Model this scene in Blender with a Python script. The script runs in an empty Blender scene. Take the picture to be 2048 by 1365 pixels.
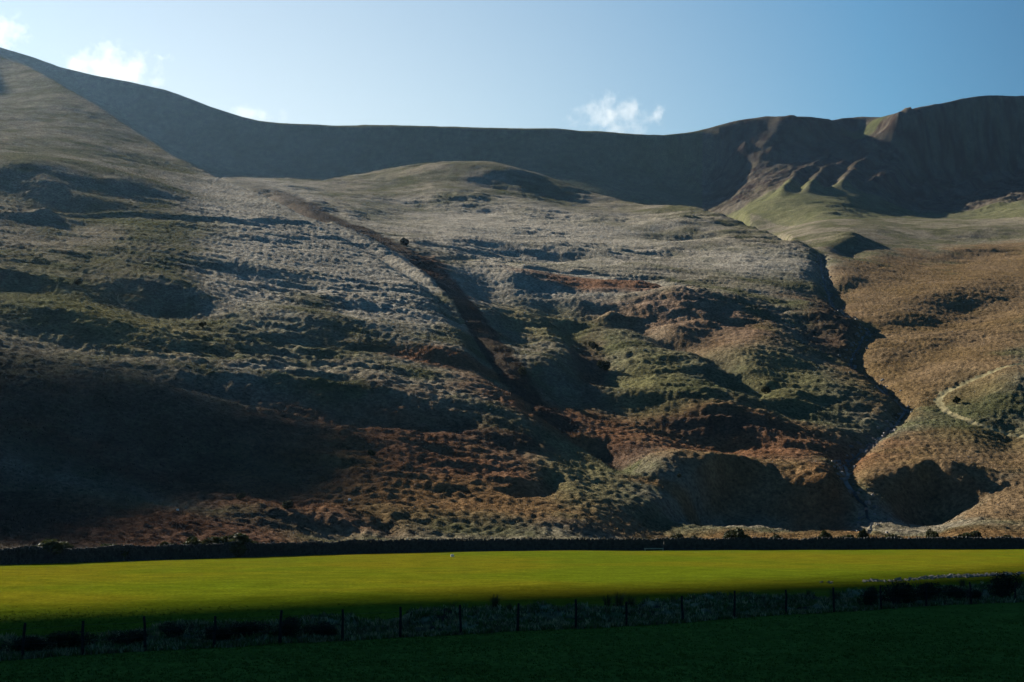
import bpy, math, random
import numpy as np
from mathutils import Vector

R = math.radians
rng = np.random.default_rng(7)
random.seed(7)
scene = bpy.context.scene
C = scene.collection

# ------------------------------------------------------------------ camera
F = 2813.0          # focal length in pixels of a 2048 wide picture
YH = 1027.0         # row of the horizon
EYE = 4.8           # camera height above the field
cam_d = bpy.data.cameras.new('camera')
cam = bpy.data.objects.new('camera', cam_d); C.objects.link(cam)
cam.location = (0, 0, EYE)
cam.rotation_euler = (R(90), 0, 0)
cam_d.sensor_width = 36
cam_d.lens = 36 * F / 2048
cam_d.shift_y = (YH - 682.5) / 2048
cam_d.clip_end = 40000
scene.camera = cam

HAZE = 0.000033
# ------------------------------------------------------------------ light
SUN_E, SUN_A = 28.0, -42.0      # elevation; azimuth from the view direction (+Y), negative = left
SL = Vector((math.sin(R(SUN_A)) * math.cos(R(SUN_E)), math.cos(R(SUN_A)) * math.cos(R(SUN_E)), math.sin(R(SUN_E))))
SKY_FAR, SKY_MID, SKY_NEAR = (.05,.20,.34,1), (.40,.63,.70,1), (1.18,1.0,.82,1)
world = bpy.data.worlds.new("World"); scene.world = world; world.use_nodes = True
wn, wl = world.node_tree.nodes, world.node_tree.links
wn.clear()
sky = wn.new('ShaderNodeTexSky'); sky.sky_type = 'NISHITA'; sky.sun_disc = False
sky.sun_elevation = R(SUN_E); sky.sun_rotation = R(SUN_A)
sky.altitude = 200; sky.air_density = 1.3; sky.dust_density = 0.5; sky.ozone_density = 2.5
bg = wn.new('ShaderNodeBackground'); bg.inputs['Strength'].default_value = 0.065
wo = wn.new('ShaderNodeOutputWorld')
# the sky is brightest low down towards the sun's side and deepens steadily away from there
GLOW = Vector((math.sin(R(-9)) * math.cos(R(11)), math.cos(R(-9)) * math.cos(R(11)), math.sin(R(11))))
tco = wn.new('ShaderNodeTexCoord'); dt = wn.new('ShaderNodeVectorMath'); dt.operation = 'DOT_PRODUCT'; dt.inputs[1].default_value = GLOW
wl.new(tco.outputs['Generated'], dt.inputs[0])
mx0 = wn.new('ShaderNodeMath'); mx0.operation = 'MAXIMUM'; mx0.inputs[1].default_value = 0; wl.new(dt.outputs['Value'], mx0.inputs[0])
crv = wn.new('ShaderNodeFloatCurve') if False else wn.new('ShaderNodeMath'); crv.operation = 'POWER'; crv.inputs[1].default_value = 9.0; wl.new(mx0.outputs[0], crv.inputs[0])
ramp = wn.new('ShaderNodeValToRGB'); wl.new(crv.outputs[0], ramp.inputs[0])
cr = ramp.color_ramp; cr.elements[0].position = 0.0; cr.elements[0].color = SKY_FAR; cr.elements[1].position = 1.0; cr.elements[1].color = SKY_NEAR
e = cr.elements.new(.45); e.color = SKY_MID
mul = wn.new('ShaderNodeVectorMath'); mul.operation = 'MULTIPLY'; wl.new(sky.outputs[0], mul.inputs[0]); wl.new(ramp.outputs[0], mul.inputs[1])
wl.new(mul.outputs[0], bg.inputs[0]); wl.new(bg.outputs[0], wo.inputs[0])
sd = bpy.data.lights.new('sun', 'SUN'); sd.energy = 5.0; sd.angle = R(0.5); sd.color = (1.0, 0.91, 0.78)
sun = bpy.data.objects.new('sun', sd); C.objects.link(sun)
sun.rotation_euler = SL.to_track_quat('Z', 'Y').to_euler()
sun.location = SL * 500
scene.view_settings.view_transform = 'Standard'; scene.view_settings.look = 'None'
scene.view_settings.gamma = 1; scene.view_settings.use_curve_mapping = False
scene.view_settings.exposure = 1.2
scene.render.engine = 'CYCLES'
scene.cycles.max_bounces = 4; scene.cycles.diffuse_bounces = 2; scene.cycles.volume_bounces = 1
scene.cycles.transparent_max_bounces = 8

# ------------------------------------------------------------------ helpers
def hash2(ix, iy, seed):
    h = (ix.astype(np.int64) * 374761393 + iy.astype(np.int64) * 668265263 + seed * 2147483647 + 1013904223) & 0xffffffff
    h = ((h ^ (h >> 13)) * 1274126177) & 0xffffffff
    return ((h ^ (h >> 16)) & 0xffffffff).astype(np.float64) / 4294967295.0
def perlin(x, y, seed=0):
    ix = np.floor(x).astype(np.int64); iy = np.floor(y).astype(np.int64)
    fx = x - ix; fy = y - iy
    u = fx * fx * fx * (fx * (fx * 6 - 15) + 10); v = fy * fy * fy * (fy * (fy * 6 - 15) + 10)
    def g(dx, dy):
        a = hash2(ix + dx, iy + dy, seed) * 6.2831853
        return np.cos(a) * (fx - dx) + np.sin(a) * (fy - dy)
    n0 = g(0, 0) * (1 - u) + g(1, 0) * u
    n1 = g(0, 1) * (1 - u) + g(1, 1) * u
    return (n0 * (1 - v) + n1 * v) * 1.4
def fbm(x, y, scale, octaves=3, seed=0, gain=0.5):
    s = 0; a = 1; t = 0
    for k in range(octaves):
        s = s + a * perlin(x / scale + 17.3 * k, y / scale - 9.1 * k, seed + k); t += a
        a *= gain; scale /= 2.03
    return s / t
def sst(a, b, x):
    t = np.clip((x - a) / (b - a), 0, 1); return t * t * (3 - 2 * t)
def tag(o, label=None, cat=None, group=None, kind=None):
    if label: o['label'] = label
    if cat: o['category'] = cat
    if group: o['group'] = group
    if kind: o['kind'] = kind
    return o
def link(name, me, parent=None, mat=None):
    o = bpy.data.objects.new(name, me); C.objects.link(o)
    if parent: o.parent = parent
    if mat is not None and me is not None and not me.materials: me.materials.append(mat)
    return o
def mesh_np(name, V, Fc, smooth=True):
    """V (n,3); Fc (m,k) with k = 3 or 4"""
    V = np.ascontiguousarray(V, dtype=np.float32); Fc = np.ascontiguousarray(Fc, dtype=np.int32)
    me = bpy.data.meshes.new(name)
    m, k = Fc.shape
    me.vertices.add(len(V)); me.vertices.foreach_set('co', V.ravel())
    me.loops.add(m * k); me.loops.foreach_set('vertex_index', Fc.ravel())
    me.polygons.add(m)
    me.polygons.foreach_set('loop_start', np.arange(0, m * k, k, dtype=np.int32))
    me.polygons.foreach_set('use_smooth', np.full(m, smooth, dtype=bool))
    me.update(calc_edges=True)
    return me
def set_color(me, cols, name='tint'):
    a = me.color_attributes.new(name, 'FLOAT_COLOR', 'POINT')
    c = np.ones((len(me.vertices), 4), dtype=np.float32); c[:, :3] = cols
    a.data.foreach_set('color', c.ravel())
def empty(name, loc):
    o = bpy.data.objects.new(name, None); C.objects.link(o); o.location = loc; return o

class MB:
    def __init__(s): s.v = []; s.f = []
    def add(s, vs, fs):
        b = len(s.v); s.v += [tuple(v) for v in vs]; s.f += [tuple(b + i for i in f) for f in fs]
    def box(s, c, d, rz=0, jit=0, taper=1.0, tilt=0):
        cx, cy, cz = c; hx, hy, hz = d[0] / 2, d[1] / 2, d[2] / 2
        vs = []
        for z in (-hz, hz):
            k = taper if z > 0 else 1
            for x, y in ((-hx, -hy), (hx, -hy), (hx, hy), (-hx, hy)):
                X = x * k + random.uniform(-jit, jit); Y = y * k + random.uniform(-jit, jit); Z = z + random.uniform(-jit, jit)
                X += Z * tilt
                vs.append((cx + X * math.cos(rz) - Y * math.sin(rz), cy + X * math.sin(rz) + Y * math.cos(rz), cz + Z))
        s.add(vs, [(0, 3, 2, 1), (4, 5, 6, 7), (0, 1, 5, 4), (1, 2, 6, 5), (2, 3, 7, 6), (3, 0, 4, 7)])
    def tube(s, pts, r, n=6, r2=None):
        rings = []; pts = [Vector(p) for p in pts]
        for i, p in enumerate(pts):
            d = (pts[min(i + 1, len(pts) - 1)] - pts[max(i - 1, 0)]).normalized()
            a = d.orthogonal().normalized(); b = d.cross(a)
            rr = r if r2 is None else r + (r2 - r) * i / (len(pts) - 1)
            rings.append([p + (a * math.cos(t) + b * math.sin(t)) * rr for t in [2 * math.pi * k / n for k in range(n)]])
        vs = [v for ring in rings for v in ring]; fs = []
        for i in range(len(pts) - 1):
            for k in range(n):
                fs.append((i * n + k, i * n + (k + 1) % n, (i + 1) * n + (k + 1) % n, (i + 1) * n + k))
        fs.append(tuple(range(n - 1, -1, -1))); fs.append(tuple((len(pts) - 1) * n + k for k in range(n)))
        s.add(vs, fs)
    def mesh(s, name, smooth=False):
        me = bpy.data.meshes.new(name); me.from_pydata(s.v, [], s.f); me.update()
        if smooth: me.polygons.foreach_set('use_smooth', [True] * len(me.polygons))
        return me
    def build(s, name, mat, parent=None, smooth=False):
        return link(name, s.mesh(name, smooth), parent, mat)

# ------------------------------------------------------------------ materials
def mat_new(name):
    m = bpy.data.materials.new(name); m.use_nodes = True
    n, l = m.node_tree.nodes, m.node_tree.links
    return m, n, l, n['Principled BSDF']
def mat_ground(name, scale, bump_d, lo, hi, rough=0.95, bump_s=1.0, mid=None):
    """tint attribute times procedural variation, with fine relief"""
    m, n, l, p = mat_new(name)
    at = n.new('ShaderNodeAttribute'); at.attribute_name = 'tint'
    tc = n.new('ShaderNodeTexCoord')
    n1 = n.new('ShaderNodeTexNoise'); n1.inputs['Scale'].default_value = scale; n1.inputs['Detail'].default_value = 5; n1.inputs['Roughness'].default_value = .65
    n2 = n.new('ShaderNodeTexNoise'); n2.inputs['Scale'].default_value = scale * .13; n2.inputs['Detail'].default_value = 3
    l.new(tc.outputs['Object'], n1.inputs['Vector']); l.new(tc.outputs['Object'], n2.inputs['Vector'])
    mr = n.new('ShaderNodeMapRange'); mr.inputs[1].default_value = .3; mr.inputs[2].default_value = .7; mr.inputs[3].default_value = lo; mr.inputs[4].default_value = hi
    l.new(n1.outputs[0], mr.inputs[0])
    mr2 = n.new('ShaderNodeMapRange'); mr2.inputs[1].default_value = .3; mr2.inputs[2].default_value = .7; mr2.inputs[3].default_value = .8; mr2.inputs[4].default_value = 1.2
    l.new(n2.outputs[0], mr2.inputs[0])
    mu = n.new('ShaderNodeMath'); mu.operation = 'MULTIPLY'; l.new(mr.outputs[0], mu.inputs[0]); l.new(mr2.outputs[0], mu.inputs[1])
    vm = n.new('ShaderNodeVectorMath'); vm.operation = 'SCALE'; l.new(at.outputs['Color'], vm.inputs[0]); l.new(mu.outputs[0], vm.inputs['Scale'])
    l.new(vm.outputs[0], p.inputs['Base Color'])
    b = n.new('ShaderNodeBump'); b.inputs['Distance'].default_value = bump_d; b.inputs['Strength'].default_value = bump_s
    l.new(n1.outputs[0], b.inputs['Height']); l.new(b.outputs[0], p.inputs['Normal'])
    p.inputs['Roughness'].default_value = rough; p.inputs['Specular IOR Level'].default_value = 0
    return m
def mat_simple(name, col, rough=.9, var=.35, scale=6, spec=.2, bump=0.0):
    m, n, l, p = mat_new(name)
    tc = n.new('ShaderNodeTexCoord'); no = n.new('ShaderNodeTexNoise'); no.inputs['Scale'].default_value = scale; no.inputs['Detail'].default_value = 4
    l.new(tc.outputs['Object'], no.inputs['Vector'])
    oi = n.new('ShaderNodeObjectInfo')
    mr = n.new('ShaderNodeMapRange'); mr.inputs[1].default_value = .3; mr.inputs[2].default_value = .7; mr.inputs[3].default_value = 1 - var; mr.inputs[4].default_value = 1 + var
    l.new(no.outputs[0], mr.inputs[0])
    vm = n.new('ShaderNodeVectorMath'); vm.operation = 'SCALE'; vm.inputs[0].default_value = col; l.new(mr.outputs[0], vm.inputs['Scale'])
    l.new(vm.outputs[0], p.inputs['Base Color'])
    p.inputs['Roughness'].default_value = rough; p.inputs['Specular IOR Level'].default_value = spec
    if bump:
        b = n.new('ShaderNodeBump'); b.inputs['Distance'].default_value = bump; l.new(no.outputs[0], b.inputs['Height']); l.new(b.outputs[0], p.inputs['Normal'])
    return m
def mat_leaf(name, col, var=.5, scale=3, trans=.3):
    m, n, l, p = mat_new(name)
    tc = n.new('ShaderNodeTexCoord'); no = n.new('ShaderNodeTexNoise'); no.inputs['Scale'].default_value = scale; no.inputs['Detail'].default_value = 3
    l.new(tc.outputs['Object'], no.inputs['Vector'])
    mr = n.new('ShaderNodeMapRange'); mr.inputs[1].default_value = .3; mr.inputs[2].default_value = .7; mr.inputs[3].default_value = 1 - var; mr.inputs[4].default_value = 1 + var
    l.new(no.outputs[0], mr.inputs[0])
    vm = n.new('ShaderNodeVectorMath'); vm.operation = 'SCALE'; vm.inputs[0].default_value = col; l.new(mr.outputs[0], vm.inputs['Scale'])
    l.new(vm.outputs[0], p.inputs['Base Color']); p.inputs['Roughness'].default_value = .8; p.inputs['Specular IOR Level'].default_value = .15
    t = n.new('ShaderNodeBsdfTranslucent'); l.new(vm.outputs[0], t.inputs[0])
    mx = n.new('ShaderNodeMixShader'); mx.inputs[0].default_value = trans
    l.new(p.outputs[0], mx.inputs[1]); l.new(t.outputs[0], mx.inputs[2]); l.new(mx.outputs[0], n['Material Output'].inputs[0])
    return m

M_hill = mat_ground('hill_grass', 1.3, .8, .35, 1.65)
M_field = mat_ground('field_grass', 3.5, .12, .6, 1.4)
M_rough = mat_ground('rough_bank_soil', 3.0, .12, .5, 1.5)
M_stone = mat_simple('wall_stone', (.045, .045, .042), .95, .4, 2.5, .15, .02)
M_pale = mat_simple('pale_stone', (.24, .21, .16), .9, .35, 3, .2, .02)
M_wood = mat_simple('post_wood', (.022, .02, .018), .9, .3, 8, .1, .01)
M_palewood = mat_simple('pale_wood', (.42, .38, .26), .8, .25, 5, .2, .005)
M_wire = mat_simple('wire', (.05, .05, .05), .6, .1, 8, .4)
M_rush = mat_leaf('rush_blades', (.05, .055, .022), .4, 2)
M_bramble = mat_leaf('bramble_leaves', (.022, .027, .012), .6, 3, .2)
M_gorse = mat_leaf('gorse_leaves', (.035, .04, .014), .5, 3, .2)
M_twig = mat_simple('twigs', (.05, .04, .03), .9, .3, 6)
M_straw = mat_leaf('straw_grass', (.17, .14, .06), .4, 1, .4)

# ------------------------------------------------------------------ the terrain
# Each landform is its own smooth surface through surveyed points (column, row, distance); the ground is the highest of them.
def tT(py): return (YH - py) / F
def uU(px): return (px - 1024) / F
def tps(pts, px, py, lam=.0006):
    """smooth log distance over the picture's directions from surveyed points (column, row, metres)"""
    P = np.array([(a / 500, b / 350) for a, b, c in pts]); v = np.array([math.log(c) for a, b, c in pts]); n = len(P)
    k = lambda d: np.where(d > 1e-9, d * d * np.log(np.maximum(d, 1e-9)), 0)
    A = np.zeros((n + 3, n + 3)); A[:n, :n] = k(np.linalg.norm(P[:, None] - P[None], axis=2)) + np.eye(n) * lam
    A[:n, n] = 1; A[:n, n + 1:] = P; A[n, :n] = 1; A[n + 1:, :n] = P.T
    w = np.linalg.solve(A, np.concatenate([v, [0, 0, 0]]))
    X, Y = px / 500, py / 350; r = w[-3] + w[-2] * X + w[-1] * Y
    for i in range(n): r = r + w[i] * k(np.sqrt((X - P[i, 0]) ** 2 + (Y - P[i, 1]) ** 2))
    return r
LEFT = [(-420,1090,140),(0,1090,145),(300,1085,160),(600,1080,182),(900,1070,198),(1150,1065,203),
 (0,1000,180),(0,900,205),(0,750,240),(0,600,294),(0,450,380),(0,300,537),(0,150,850),(-420,750,222),(-420,450,350),(-420,150,700),(-420,-100,1000),
 (300,1000,196),(300,900,222),(300,750,255),(300,600,317),(300,450,420),(300,330,565),(600,1000,210),(600,900,238),(600,750,272),(600,600,344),(600,480,440),
 (900,1000,218),(900,900,247),(900,780,281),(900,650,345),(1150,900,262),(1200,800,308),(1060,800,287),(960,680,335),(850,545,415),(700,460,480),(530,385,540),(430,345,580),(300,285,650),(130,165,800),(0,106,920)]
MID = [(1060,800,296),(960,670,350),(850,535,442),(760,480,515),(620,420,625),(480,350,820),(640,357,880),(850,335,920),(1000,340,915),(1150,360,880),(1300,390,820),(1450,425,740),(1550,460,670),(1640,500,595),(1680,610,480),(1725,650,445),(1712,705,405),(1800,800,350),(1690,905,296),(1740,1000,262),
 (1000,440,650),(1200,450,640),(800,420,700),(1000,530,512),(1300,530,525),(1500,530,540),(1200,620,430),(1450,620,445),(1200,720,362),(1450,720,376),(1600,720,388),(1200,800,318),(1450,830,316),(1200,900,276),(1450,900,286),(1200,1000,230),(1150,1065,203),(1330,990,246),(1330,1050,236),(1450,965,264),(1450,1055,252),(1450,1070,222),(1650,962,270),(1650,1052,257)]
RIGHT = [(1640,500,615),(1680,600,500),(1740,655,450),(1712,700,415),(1755,755,385),(1815,800,355),(1765,855,322),(1695,905,300),(1750,1000,262),(1560,440,900),(1800,440,830),(2048,440,830),(2470,420,850),(1850,520,630),(2048,540,590),(2470,520,600),
 (1850,620,480),(2048,640,455),(2470,620,480),(1900,720,395),(2048,740,380),(2470,740,385),(1900,820,345),(2048,840,330),(1900,920,292),(2048,930,290),(2470,900,300),(1880,966,280),(1880,1046,267),(2048,1000,265),(1900,1065,225),(2048,1068,224),(2470,1065,222)]
BACK = [(-420,-60,1400),(-420,240,1240),(0,92,1350),(190,150,1340),(380,195,1330),(560,243,1320),(830,249,1310),(1000,256,1310),(1160,271,1315),(1330,270,1302),(1420,254,1318),(1530,232,1325),(1640,233,1325),(1705,236,1390),(1800,222,1318),(1880,205,1345),(2048,188,1372),(2470,200,1372),
 (0,240,1240),(200,330,1215),(430,355,1230),(600,365,1240),(850,360,1240),(1100,370,1235),(1350,405,1235),(1450,405,1215),(1600,345,1225),(1720,330,1235),(1850,405,1220),(1950,405,1220),(2048,390,1225),(2470,380,1230),(1520,310,1270),(1780,300,1285),(1950,290,1290),(1500,425,1040),(1600,432,900),(1650,435,865),(2048,435,850),(2470,420,860)]
EDGE_A = [(-420,-150),(0,106),(60,128),(130,165),(200,208),(280,262),(350,308),(430,345),(530,385),(620,430),(700,462),(760,490),(850,540),(885,572),(920,612),(960,680),(1000,740),(1060,800),(1061,1300)]
EDGE_B = [(430,344),(480,346),(560,350),(610,354),(650,356),(730,345),(800,337),(850,334),(920,334),(1000,340),(1080,348),(1150,359),(1220,370),(1300,388),(1350,398),(1380,405),(1450,425),(1500,442),(1550,463),(1600,484),(1640,504)]
SKYL = [(-420,-60),(0,92),(60,110),(120,132),(190,149),(260,162),(330,177),(380,195),(430,214),(480,230),(520,239),(560,243),(680,249),(760,247),(830,249),(920,251),(1000,256),(1060,260),(1110,263),(1160,271),(1210,271),(1250,273),(1330,270),(1375,263),(1420,254),(1470,240),(1530,232),(1620,232),(1690,235),(1760,229),(1800,222),(1840,212),(1880,205),(1930,193),(1975,187),(2048,189),(2150,185),(2470,210)]
STREAM = [(1640,505),(1643,535),(1660,590),(1700,632),(1738,652),(1712,690),(1700,712),(1722,738),(1752,757),(1790,785),(1812,802),(1790,830),(1758,855),(1720,885),(1688,905),(1696,926),(1690,948),(1705,975),(1732,992),(1742,1020),(1740,1060)]
def curve(pts, x): return np.interp(x, [p[0] for p in pts], [p[1] for p in pts])

NC = 1150
px_c = np.linspace(-420, 2470, NC)
lnY = np.concatenate([np.linspace(math.log(6), math.log(34), 30)[:-1], np.linspace(math.log(34), math.log(95), 300)[:-1], np.linspace(math.log(95), math.log(150), 60)[:-1],
                      np.linspace(math.log(150), math.log(520), 470)[:-1], np.linspace(math.log(520), math.log(1180), 255)[:-1], np.linspace(math.log(1180), math.log(1470), 110)[:-1], np.linspace(math.log(1470), math.log(2300), 20)])
U, LY = np.meshgrid(uU(px_c), lnY)
YY = np.exp(LY); XX = U * YY
WALL_PX = [-420, 0, 300, 600, 900, 1100, 1300, 1600, 2048, 2470]
WALL_PY = [1141, 1130, 1121, 1111.5, 1103.5, 1101.5, 1101, 1100, 1098.5, 1097]
def wall_Y(px): return EYE * F / (np.interp(px, WALL_PX, WALL_PY) - YH)

pyr = np.arange(1094, -160, -1.0)
GX, GY = np.meshgrid(px_c, pyr)
D = [tps(L_, GX, GY) for L_ in (LEFT, MID, RIGHT, BACK)]
xs = np.interp(GY, [p[1] for p in STREAM], [p[0] for p in STREAM])
eA, eB, eS = curve(EDGE_A, px_c)[None], curve(EDGE_B, px_c)[None], curve(SKYL, px_c)[None]
inB = (px_c[None] > 430) & (px_c[None] < 1641)
reg = np.where(GY < 437, 4, 3)
reg = np.where((GX < 1500), 4, reg)
mid_ok = np.where(GY > 504, GX < xs, inB & (GY > eB))
reg = np.where(mid_ok & (GX < 1800), 2, reg)
reg = np.where((GX <= 1060) & (GY > eA), 1, reg)
w12 = sst(-70, 70, GX - (1060 + (GY - 800) * .45)) * (GY > 800)
G = np.select([reg == 1, reg == 2, reg == 3], [D[0], D[1], D[2]], D[3])
lowr = (GY > 800) & ((reg == 1) | (reg == 2))
G = np.where(lowr, D[0] * (1 - w12) + D[1] * w12, G)
reg = np.where(lowr, np.where(w12 > .5, 2, 1), reg)
w34 = sst(425, 452, GY) * (GX > 1480) * (reg >= 3)
G = np.where((GX > 1480) & (reg >= 3), D[2] * w34 + D[3] * (1 - w34), G)
T = np.zeros(U.shape); ID = np.ones(U.shape, dtype=np.int8)
top = np.minimum(np.minimum(eA, eS), np.where(inB, eB, 9999))[0]
for j in range(NC):
    n = int(np.sum(pyr >= top[j])); g = G[:n, j].copy(); t = tT(pyr[:n])
    g = np.maximum.accumulate(g) + np.arange(n) * 1e-5
    # hidden hollows behind each crest
    k = np.nonzero(np.diff(g) > .02)[0]
    gl, tl, rl = g, t, reg[:n, j]
    for i in k[::-1]:
        gap = g[i + 1] - g[i]; m = np.linspace(0, 1, 14)[1:-1]
        gl = np.insert(gl, i + 1, g[i] + gap * m)
        tl = np.insert(tl, i + 1, t[i] + (t[i + 1] - t[i]) * m - (0 if gap < .16 else min(.5 * gap, .09)) * 6.75 * m * (1 - m) ** 2)
        rl = np.insert(rl, i + 1, np.where(m < .4, rl[i], rl[i + 1]))
    gl = np.concatenate([gl, gl[-1] + np.array([.03, .1, .3, .9])]); tl = np.concatenate([tl, tl[-1] - np.array([.003, .02, .07, .16])])
    T[:, j] = np.interp(lnY, gl, tl)
    ID[:, j] = rl[np.clip(np.searchsorted(gl, lnY), 0, len(rl) - 1)]
def gauss(A, s, axis):
    r = int(3 * s + 1); k = np.exp(-.5 * (np.arange(-r, r + 1) / s) ** 2); k /= k.sum()
    P = np.pad(A, [(r, r) if a == axis else (0, 0) for a in range(2)], mode='edge'); o = 0
    for i in range(2 * r + 1): o = o + k[i] * (P[i:i + A.shape[0]] if axis == 0 else P[:, i:i + A.shape[1]])
    return o
T = gauss(gauss(T, 2.5, 0), 2.2, 1)
PX = 1024 + U * F
WY = wall_Y(px_c)[None, :]
def combine(Zh):
    w = sst(3, 26, YY - WY)
    shelf = EYE * 0 + 0.9 * sst(0.5, 12, YY - WY) + .3 * fbm(XX, YY, 9, 2, 5)*sst(1.5, 6, YY - WY)
    return np.where(YY < WY, 0.0, Zh * w + (1 - w) * shelf)
Z = combine(np.maximum(T * YY + EYE, 0.6))

def visY(px, py):
    """distance at which the sight line through (px, py) first meets the ground"""
    j = int(np.clip(round((px - px_c[0]) / (px_c[1] - px_c[0])), 0, NC - 1))
    t = (Z[:, j] - EYE) / YY[:, j]
    k = np.argmax(t >= tT(py))
    return float(YY[k, j])
def at(px, py, dy=0):
    y = visY(px, py) + dy; return (uU(px) * y, y)
def polydist(pts):
    """distance to a line on the ground, and how far along it (0..1)"""
    best = np.full(XX.shape, 1e9); along = np.zeros(XX.shape); n = len(pts) - 1
    xs = [p[0] for p in pts]; ys = [p[1] for p in pts]
    m = (XX > min(xs) - 80) & (XX < max(xs) + 80) & (YY > min(ys) - 80) & (YY < max(ys) + 80)
    x, y = XX[m], YY[m]; b = np.full(x.shape, 1e9); al = np.zeros(x.shape)
    for i in range(n):
        ax, ay = pts[i]; bx, by = pts[i + 1]; dx, dy = bx - ax, by - ay; L2 = dx * dx + dy * dy + 1e-9
        t = np.clip(((x - ax) * dx + (y - ay) * dy) / L2, 0, 1)
        d = np.hypot(x - ax - t * dx, y - ay - t * dy)
        c = d < b; b = np.where(c, d, b); al = np.where(c, (i + t) / n, al)
    best[m] = b; along[m] = al
    return best, along
def bank(px, py, hw, hh, ds, skew=0.0):
    """a local steepening of the slope: a break of slope above and an apron below"""
    global Z
    y0, y1 = visY(px, py + hh), visY(px, py - hh)
    yc, L = (y0 + y1) / 2, max((y1 - y0) / 2, 2.0)
    du = (U - uU(px)) / (hw / F)
    m = (np.abs(du) < 2.6) & (np.abs(YY - yc) < 4.5 * L)
    x, y, d = XX[m], YY[m], du[m]
    wob = .35 * fbm(x, y, max(L * 1.2, 8), 2, 31)
    v = (y - yc) / L + skew * d + wob
    Z[m] += .85 * ds * min(L, 30) * v * np.exp(-v * v * .7) * np.exp(-d * d * .9)
def ridge(pxy, h, w, noise=.3):
    """raise (h > 0) or carve (h < 0) along a line given by columns and rows"""
    global Z
    pts = [at(a, b) for a, b in pxy]
    d, al = polydist(pts)
    ww = w * (1 + noise * fbm(XX, YY, 25, 2, 77))
    Z += h * np.exp(-(d / ww) ** 2) * sst(0, .12, al) * sst(0, .12, 1 - al)

BANKS = [ # column, row, half width, half height, added slope, skew
 (100,385,150,30,.45,0),(60,455,150,12,.3,0),(330,590,110,24,.4,0),(180,655,190,24,.25,0),(640,655,150,24,.3,0),(360,735,120,20,.2,0),
 (230,850,330,70,.2,0),(585,915,75,20,.55,0),(720,795,180,26,.45,-.2),(60,560,80,12,.3,0),(480,535,100,9,.3,0),(210,360,120,14,.25,.3),
 (1000,362,170,14,.45,.2),(1200,380,150,16,.5,.3),(950,398,150,16,.35,0),(1080,507,110,11,.35,0),(1040,582,90,22,.45,0),(1230,590,90,12,.3,0),
 (1300,622,190,18,.6,0),(1385,668,75,22,.5,0),(1540,432,80,18,.5,0),(1350,462,70,12,.3,0),(1630,580,60,12,.22,.2),(1330,505,70,9,.2,.2),
 (1400,840,120,30,.55,.3),(1250,800,100,14,.4,0),(1040,640,60,20,.3,0),(1100,760,60,24,.35,0),(1580,805,50,16,.4,0),(1680,800,60,22,.3,.3),
 (1900,615,120,34,.25,-.5),(1860,700,80,22,.18,-.4),(2030,820,60,50,.25,0),(1700,490,34,10,.35,0),(1695,568,30,10,.35,0),(1930,510,90,9,.2,-.3),(1960,470,110,8,.2,0),
 (1870,1004,115,38,.9,0),(1480,1012,190,38,.75,-.25),(1640,1008,70,42,.6,0),(780,1048,36,18,.4,.4),(680,1050,60,20,.4,0),(985,1048,60,15,.4,0),(1160,1050,60,14,.3,0),
 (1045,965,50,10,.35,0),(1010,880,60,16,.4,0),(550,1040,120,16,.3,0),(880,830,60,14,.3,0),(430,1000,80,14,.2,0),(700,600,80,10,.3,0),(1650,660,80,30,.2,.6),(560,690,130,14,.25,0),(870,700,80,14,.3,.3)]
for b in BANKS: bank(*b)
# gullies
GL = [(640,452),(760,505),(850,556),(905,612),(950,668),(975,715),(1010,760),(1060,800),(1110,840),(1160,880)]
ridge(GL, -2.0, 3.5)
ridge([(1130,640),(1180,690),(1210,735),(1205,775)], -4.5, 8)
ridge([(1150,870),(1220,900),(1275,950)], -3, 4)
ridge([(1240,650),(1340,690),(1420,725),(1490,770),(1530,800)], -3.5, 5)
ridge([(870,525),(960,520),(1040,530),(1180,548),(1300,565),(1390,590)], -1.2, 3)
ridge([(1190,640),(1280,670),(1360,715),(1440,760)], 3, 8)
ridge([(1400,750),(1500,700),(1560,650)], 3, 15)
ridge([(0,441),(200,437),(420,440),(560,448),(640,452)], 1.3, 2.0, .2)
ridge([(1002,985),(1060,985),(1100,965),(1110,935)], -1.6, 2.0)
# crags and gullies of the right hand cliffs
for a, b, h, w in [((1450,285),(1372,375),9,8),((1500,300),(1420,390),7,8),((1700,240),(1731,300),-7,22),((1731,300),(1640,380),-5,12),((1650,335),(1560,395),7,6),((1700,335),(1610,392),7,6),
                   ((1810,250),(1700,330),9,12),((1760,310),(1680,385),6,7),((1860,300),(1740,390),8,8),((1960,300),(1830,400),8,9),((2010,330),(1900,405),7,8),((1820,225),(1790,262),5,8),((1600,240),(1540,330),5,14)]:
    mid = ((a[0] + b[0]) / 2 + random.uniform(-9, 9), (a[1] + b[1]) / 2 + random.uniform(-6, 6))
    ridge([a, mid, b], h, w, .5)
sd_, sal = polydist([at(a, b) for a, b in STREAM])
stream_pts = [at(a, b) for a, b in STREAM]
sw = 2.2 + .9 * fbm(XX, YY, 12, 2, 3)
inz = np.where(YY > WY + 6, 1, 0)
Z -= inz * (1.8 * np.exp(-(sd_ / (sw + .6)) ** 2) + .7 * np.exp(-(sd_ / 8) ** 2))
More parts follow.
